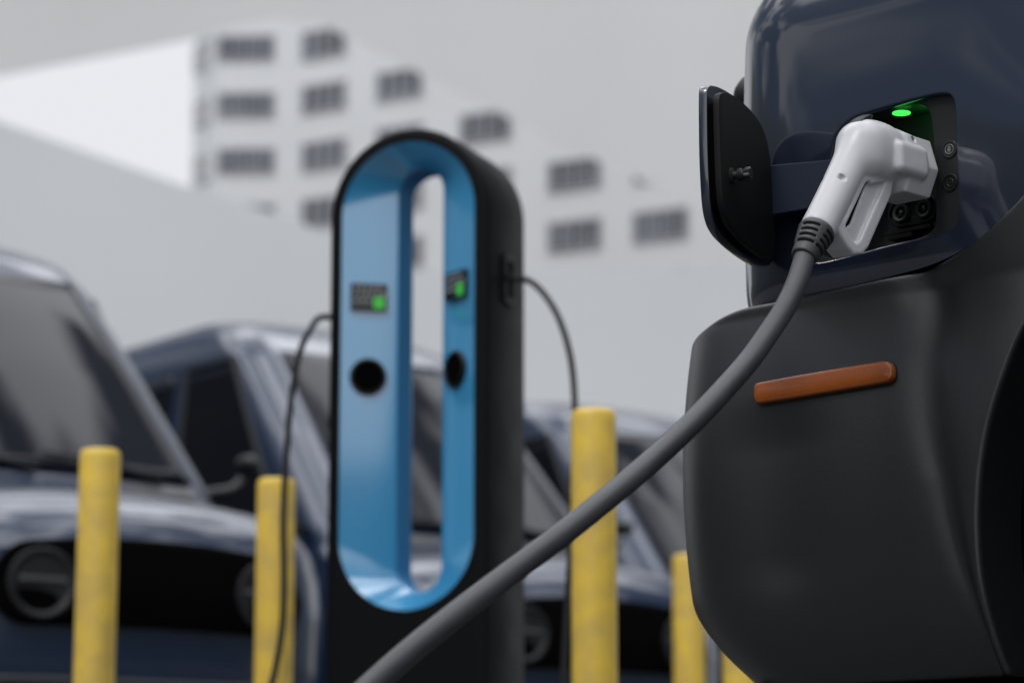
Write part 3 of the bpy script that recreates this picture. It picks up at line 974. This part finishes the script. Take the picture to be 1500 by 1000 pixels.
# upper socket ring behind the plug + clip rails below
MB().lathe(pl(1330, 240, -.049), N, [(0, .034), (.012, .034), (.013, .032), (.012, .028), (.002, .027)], 40).obj('socket', M['black_plastic'], port)
cl = MB()
q = pl(1335, 338, -.040)
cl.box(q, (.075, .02, .005), F, N, Z); cl.box(q + Z * .012 + F * .02, (.012, .018, .02), F, N, Z); cl.box(q + Z * .012 - F * .016, (.018, .02, .014), F, N, Z)
cl.box(q - Z * .007 + F * .012, (.04, .022, .006), F, N, Z)
cl.obj('latch', M['black_plastic'], port, smooth=False)
# buttons
def button(px, py, r, mat, kind):
    c = pl(px, py, fl_n)
    b = MB().lathe(c - N * .001, N, [(0, r), (.0022, r), (.003, r * .93), (.003, r * .78), (.0022, r * .74), (.0020, r * .1)], 36).obj('button', mat, port)
    c2 = c + N * .0016; ic = MB()
    if kind == 0:   # small arrowed door symbol
        ic.tube([c2 + (F * math.cos(a) + Z * math.sin(a)) * r * .52 for a in np.linspace(0, 2 * PI, 25)], .0006, 6)
        ic.box(c2 + Z * -.001, (.0052, .0008, .003), F, N, Z); ic.prism([c2 + F * .0035 + Z * .0012, c2 - F * .0035 + Z * .0012, c2 + Z * .005], N, 0, .0006)
        ic.box(c2 - Z * .0042, (.005, .0008, .0009), F, N, Z)
    else:           # padlock-like symbol
        ic.tube([c2 + (F * math.cos(a) + Z * math.sin(a)) * r * .40 + F * -.001 for a in np.linspace(0, 2 * PI, 20)], .0005, 6)
        ic.box(c2 - F * .001, (.0030, .0008, .0026), F, N, Z); ic.tube([c2 - F * .001 + (F * math.cos(a) * .0014 + Z * (.0013 + math.sin(a) * .002)) for a in np.linspace(0, PI, 8)], .0004, 5)
    ic.obj('icon', M['icon'] if kind == 0 else M['grey_flange'], b, smooth=False)
button(1391.5, 219, .0125, M['grey_flange'], 0)
button(1392, 268, .0125, M['black_plastic'], 1)

# flap -----------------------------------------------------
Tf = Vector((-.43, -.903, 0)).normalized(); Nf = Vector((.903, -.43, 0)).normalized()
FP = at(1132, 260, 3.70)
flap = empty('charge_flap', FP); flap.parent = car; flap.matrix_parent_inverse = wm(car).inverted()
lz = [(146, 128), (165, 117), (188, 118), (240, 148), (300, 203), (345, 262), (374, 330), (392, 420), (405, 600), (417, 780), (419, 880), (410, 922), (392, 934), (340, 905), (270, 850), (200, 770), (172, 700), (158, 600), (150, 400), (145, 200)]
def fp(zx, zy, off=0.0): return hit(1010 + zx / 3.3333, 100 + zy / 3.3333, FP + Nf * off, Nf)
lin = resample(smooth_closed([fp(x, y) for x, y in lz], 2), 160)
MB().prism(lin, Nf, -.009, 0, .0012).obj('liner', M['liner'], flap, sharp=40)
skz = [(92, 84), (112, 82), (150, 92), (215, 130), (290, 190), (345, 255), (378, 330), (396, 420), (408, 600), (418, 780), (420, 900), (405, 955), (375, 972), (320, 955), (200, 868), (130, 790), (104, 700), (94, 560), (88, 400), (86, 200), (86, 110)]
skn = resample(smooth_closed([fp(x, y, -.020) for x, y in skz], 2), 160)
MB().prism(skn, Nf, -.013, 0, .0022).obj('outer_skin', M['navy'], flap, sharp=50)
mid = [p.lerp(sum(lin, Vector()) / len(lin), .10) for p in lin]
MB().prism(mid, Nf, -.0205, -.0085, 0).obj('spacer', M['void'], flap, smooth=False)
bc = fp(205, 525)
bs = MB().lathe(bc, Nf, [(-.001, .0105), (.002, .0105), (.003, .009), (.003, .0055), (.010, .005), (.010, .0085), (.014, .009), (.016, .0065), (.019, .0065)], 28)
boss = bs.obj('catch_pin', M['grey_flange'], flap, sharp=40)
R_ = []
ub_, wb_ = Z, Tf
for h, k in ((.019, .0075), (.020, .0088), (.027, .0088), (.028, .0078)):
    R_.append([bc + Nf * h + (ub_ * math.cos(a) + wb_ * math.sin(a)) * (k * (1 + .12 * math.cos(6 * a))) for a in np.linspace(0, 2 * PI, 48, endpoint=False)])
MB().rings(R_).obj('catch_knob', M['grey_flange'], boss, sharp=40)
# arm
a0t, a0b = at(1122, 243.5, 3.715), at(1124, 317, 3.715)
arm = MB()
path = []
for k in range(25):
    t = k / 24
    xt = 1122 + (1206 - 1122) * min(1, t / .8); yt = 243.5 + (236 - 243.5) * min(1, t / .8)
    xb = 1122 + (1206 - 1122) * min(1, t / .8); yb = 317 + (303 - 317) * min(1, t / .8)
    Y_ = 3.705 - .03 * min(1, t / .8)
    A1, B1 = at(xt, yt, Y_), at(xb, yb, Y_)
    if t > .8:
        q = (t - .8) / .2; dv = (-N * .05 - F * .03) * q * q + (-F * .03) * q; A1 = A1 + dv; B1 = B1 + dv
    path.append((A1, B1))
dirn = (path[10][0] - path[9][0]).normalized(); an = dirn.cross(Z).normalized()
if an.dot(FWD) > 0: an = -an
ringsA = []
for i, (A1, B1) in enumerate(path):
    j0, j1 = max(i - 1, 0), min(i + 1, 24); dd = (path[j1][0] - path[j0][0]).normalized(); nn = dd.cross(Z).normalized()
    if nn.dot(an) < 0: nn = -nn
    h = .0035; e = .0012
    ringsA.append([A1 - nn * h, A1 + nn * (h - e), A1 + nn * h - Z * e, B1 + nn * h + Z * e, B1 + nn * (h - e), B1 - nn * h])
arm.rings(ringsA)
arm.obj('hinge_arm', M['navy_satin'], flap, sharp=40)

# ------------------------------------------------------------------ plug (signed-distance modelling, meshed with surface nets)
def surface_nets(f, lo, hi, h):
    xs = [np.arange(lo[i], hi[i] + h, h) for i in range(3)]
    X, Y, Zg = np.meshgrid(*xs, indexing='ij')
    D = f(X, Y, Zg)
    S = D < 0
    nx, ny, nz = D.shape
    acc = np.zeros((nx - 1, ny - 1, nz - 1, 3)); cnt = np.zeros((nx - 1, ny - 1, nz - 1))
    corners = [(i, j, k) for i in (0, 1) for j in (0, 1) for k in (0, 1)]
    def cs_(A, c): return A[c[0]:nx - 1 + c[0], c[1]:ny - 1 + c[1], c[2]:nz - 1 + c[2]]
    for c in corners:
        for ax in range(3):
            if c[ax] == 0:
                c2 = list(c); c2[ax] = 1
                d0, d1 = cs_(D, c), cs_(D, c2); m = (d0 < 0) != (d1 < 0)
                t = np.where(m, d0 / np.where(m, d0 - d1, 1), 0)
                for a in range(3):
                    acc[..., a] += np.where(m, c[a] + (t if a == ax else 0), 0)
                cnt += m
    act = cnt > 0
    idx = -np.ones(act.shape, int); idx[act] = np.arange(act.sum())
    I = np.argwhere(act)
    verts = (I + acc[act] / cnt[act][:, None]) * h + np.array([x[0] for x in xs])
    faces = []
    for ax in range(3):
        sl0 = [slice(None)] * 3; sl1 = [slice(None)] * 3; sl0[ax] = slice(0, -1); sl1[ax] = slice(1, None)
        m = S[tuple(sl0)] != S[tuple(sl1)]
        E = np.argwhere(m); b, c = [a for a in range(3) if a != ax]
        ok = (E[:, b] > 0) & (E[:, c] > 0) & (E[:, b] < act.shape[b]) & (E[:, c] < act.shape[c]); E = E[ok]
        q = []
        for db, dc in ((-1, -1), (0, -1), (0, 0), (-1, 0)):
            G2 = E.copy(); G2[:, b] += db; G2[:, c] += dc; q.append(idx[G2[:, 0], G2[:, 1], G2[:, 2]])
        faces += np.stack(q, 1).tolist()
    return verts, faces
def smin(a, b, k):
    h = np.clip(.5 + .5 * (b - a) / k, 0, 1); return b * (1 - h) + a * h - k * h * (1 - h)
def smax(a, b, k): return -smin(-a, -b, k)
def sd_poly(px_, py_, V_):
    V_ = np.array(V_); d = np.full(px_.shape, 1e9); s = np.ones(px_.shape)
    n = len(V_)
    for i in range(n):
        j = i - 1; ex, ey = V_[j] - V_[i]; wx, wy = px_ - V_[i][0], py_ - V_[i][1]
        t = np.clip((wx * ex + wy * ey) / (ex * ex + ey * ey), 0, 1)
        d = np.minimum(d, (wx - ex * t) ** 2 + (wy - ey * t) ** 2)
        c1 = py_ >= V_[i][1]; c2 = py_ < V_[j][1]; c3 = ex * wy > ey * wx
        s = np.where((c1 & c2 & c3) | (~c1 & ~c2 & ~c3), -s, s)
    return s * np.sqrt(d)
PP = -.030
PN0 = .086
_b = None
for n_ in np.linspace(.03, .16, 1301):       # bend centre: where the plug's plane crosses the sight line
    P_ = V(PP, float(n_), 0); Q = at(1257, 217, P_.y); e_ = abs(Q.x - P_.x)
    if _b is None or e_ < _b[0]: _b = (e_, float(n_), Q.z - O.z)
PN0, bz = _b[1], _b[2]
def PL(a, b, c): return V(PP + c, PN0 - a, bz + b)
def plp(px, py, c=0.0):
    """pixel -> (a,b) on the plug plane at thickness offset c"""
    p, n, z = local(hit(px, py, V(PP + c, 0, 0), F)); return (PN0 - n, z - bz)
HB = Vector(plp(1197, 338)); HL = HB.length; HD = HB / HL
guard = [plp(x, y, -.012) for x, y in ((1258, 262), (1304, 258), (1300, 285), (1266, 362), (1258, 371), (1247, 372), (1238, 362), (1222, 336), (1236, 318))]
pocket = [plp(x, y, -.014) for x, y in ((1264, 272), (1293, 268), (1256, 352), (1250, 356), (1245, 350), (1236, 332))]
slit = [plp(x, y, -.004) for x, y in ((1257, 268), (1263.5, 269), (1240, 329), (1233, 335), (1229, 331))]
def plug_sdf(a, b, c):
    # handle: elliptic capsule-ish cylinder
    t = a * HD[0] + b * HD[1]; q = -a * HD[1] + b * HD[0]     # t along, q across
    tt = np.clip(t / HL, 0, 1)
    rq = .0262 - .0025 * tt - .0012 * np.sin(tt * PI); rc_ = .0248 - .0022 * tt - .001 * np.sin(tt * PI)
    rr_ = np.sqrt((q / rq) ** 2 + (c / rc_) ** 2)
    tcap = np.clip(t, 0, HL + .05)
    dh = np.sqrt((np.maximum(0, -t) / .0265) ** 2 + rr_ ** 2) * .0255 - .0255
    dh = smax(dh, t - HL, .004)
    # head: rounded box swept into the port
    def rbox(ca, cb, cc, ha, hb, hc, r):
        x = np.abs(a - ca) - (ha - r); y = np.abs(b - cb) - (hb - r); z_ = np.abs(c - cc) - (hc - r)
        return np.sqrt(np.maximum(x, 0) ** 2 + np.maximum(y, 0) ** 2 + np.maximum(z_, 0) ** 2) + np.minimum(np.maximum(x, np.maximum(y, z_)), 0) - r
    d1 = rbox(.042, -.003, 0, .052, .034, .030, .020)
    a0_ = a; a = a - .008
    dome = np.sqrt(((a - .027) / .043) ** 2 + ((b + .001) / .041) ** 2 + (c / .033) ** 2) * .036 - .036
    d = smin(dh, dome, .03); d = smin(d, d1, .020)
    # hexagonal flange into the socket
    ang_ = [(.034, .030), (.000, .040), (-.034, .030), (-.047, -.012), (-.030, -.048), (.030, -.048), (.047, -.012)]
    hexd = sd_poly(c, b + .004, [(x * .92, y) for x, y in ang_])
    fl_ = smax(hexd, np.abs(a - .085) - .030, .006)
    d = smin(d, fl_, .010)
    # side bulges
    for s in (-1, 1):
        d = smin(d, rbox(.056, -.011, s * .032, .034, .022, .014, .010), .005)
    a = a0_
    # guard bracket
    gd = smax(sd_poly(a, b, guard) - .002, np.abs(c) - .0185, .004)
    pk = smax(sd_poly(a, b, pocket) - .001, (.0115 - np.abs(c)), .003)
    gd = smax(gd, -pk, .0025)
    d = smin(d, gd, .003)
    sl2 = sd_poly(a, b, slit) + 0 * c
    d = smax(d, -(sl2), .0015)
    # screw holes
    for (ha_, hb_, r) in HOLES:
        for s in (-1, 1):
            hh = np.sqrt((a - ha_) ** 2 + (b - hb_) ** 2) - r
            d = smax(d, -smax(hh, -(s * c - HC[(ha_, hb_)]), .001), .0012)
    # parting seam
    d = smax(d, -(smax(np.abs(c) - .0004, -(d + .0012), .0004)), .0005)
    return d
HOLES = []; HC = {}
for x, y, cc, dep, r in ((1238, 259, -.021, .012, .0046), (1334, 205, -.028, .020, .0042), (1326, 266, -.034, .026, .0046)):
    ab = plp(x, y, cc); HOLES.append((ab[0], ab[1], r)); HC[(ab[0], ab[1])] = dep
vv, ff = surface_nets(plug_sdf, (-.125, -.195, -.055), (.125, .055, .055), .0017)
plug = empty('charging_plug', PL(0, 0, 0))
tag(plug, 'white plug with grey cable, pushed into the open charge port under a green light', 'charging plug')
hs = mesh_obj('housing', [PL(*v) for v in vv], ff, M['white_plastic'], plug)
bmx = bmesh.new(); bmx.from_mesh(hs.data)
bmesh.ops.smooth_vert(bmx, verts=bmx.verts, factor=.5, use_axis_x=True, use_axis_y=True, use_axis_z=True)
bmesh.ops.recalc_face_normals(bmx, faces=bmx.faces); bmx.to_mesh(hs.data); bmx.free()
# release button on top
tp = []
for k in range(9):
    th_ = math.radians(104 + 46 * k / 8); tp.append((.030 + .0475 * math.cos(th_), -.001 + .0455 * math.sin(th_)))
rb = MB()
rb.grid([[PL(a_, b_ + .003 - .0025 * (w_ / .011) ** 2, w_) for w_ in np.linspace(-.011, .011, 9)] for a_, b_ in tp])
ro = rb.obj('release_button', M['black_plastic'], plug); sm_ = ro.modifiers.new('solid', 'SOLIDIFY'); sm_.thickness = .006; sm_.offset = 0
sp_ = [PL(a_, b_, -.0085) for a_, b_ in slit]
MB().prism(sp_, F, 0, .016).obj('grip_slot_shade', M['void'], plug, smooth=False)  # black insert standing in for the shade deep inside the slit
# strain relief: ribbed boot with slots
hd3 = (PL(HD[0], HD[1], 0) - PL(0, 0, 0)).normalized()
b0 = PL(HB[0], HB[1], 0)
cable_pts = [b0 + hd3 * .0, b0 + hd3 * .03, b0 + hd3 * .055]
u1 = (PL(-HD[1], HD[0], 0) - PL(0, 0, 0)).normalized(); u2 = F
def boot_sdf(x, y, t):
    r = np.sqrt(x * x + y * y); R = np.interp(t, [-.004, 0, .004, .03, .036, .055], [.021, .0235, .0245, .0205, .0185, .0165])
    d = r - R
    d = smax(d, np.maximum(-t - .004, t - .050), .003)
    th = np.arctan2(y, x)
    for row in range(4):
        tc_ = .009 + row * .0085
        for s in range(4):
            dth = np.abs((th - (s * PI / 2 + .35) + PI) % (2 * PI) - PI) * R
            slot = np.sqrt(np.maximum(dth - .0115, 0) ** 2 + (t - tc_) ** 2) - .0019
            d = smax(d, -smax(slot, -(r - (R - .004)), .0005), .0008)
    return d
v2, f2 = surface_nets(boot_sdf, (-.028, -.028, -.008), (.028, .028, .056), .0009)
bo = mesh_obj('strain_relief', [b0 + u1 * v[0] + u2 * v[1] + hd3 * v[2] for v in v2], f2, M['boot'], plug)
bmx = bmesh.new(); bmx.from_mesh(bo.data); bmesh.ops.recalc_face_normals(bmx, faces=bmx.faces); bmx.to_mesh(bo.data); bmx.free()
# the cable itself
y0 = (b0 + hd3 * .05).y
e0 = b0 + hd3 * .04
cpx = [(1168, 412, 3.385), (1152, 447, 3.36), (1130, 482, 3.33), (1098, 527, 3.28), (1057, 574, 3.22), (1005, 628, 3.15), (945, 683, 3.08), (880, 737, 3.0), (810, 792, 2.93), (735, 848, 2.87), (660, 905, 2.81), (590, 962, 2.76), (520, 1025, 2.72), (430, 1110, 2.68), (330, 1185, 2.66), (200, 1230, 2.64)]
cp = [b0 + hd3 * .02, e0] + [at(x, y, 3.385 - (3.385 - Y_) * .78) for x, y, Y_ in cpx]
cbl = MB().tube(catmull(cp, 10), .0138, 28).obj('cable', M['rubber'], plug)
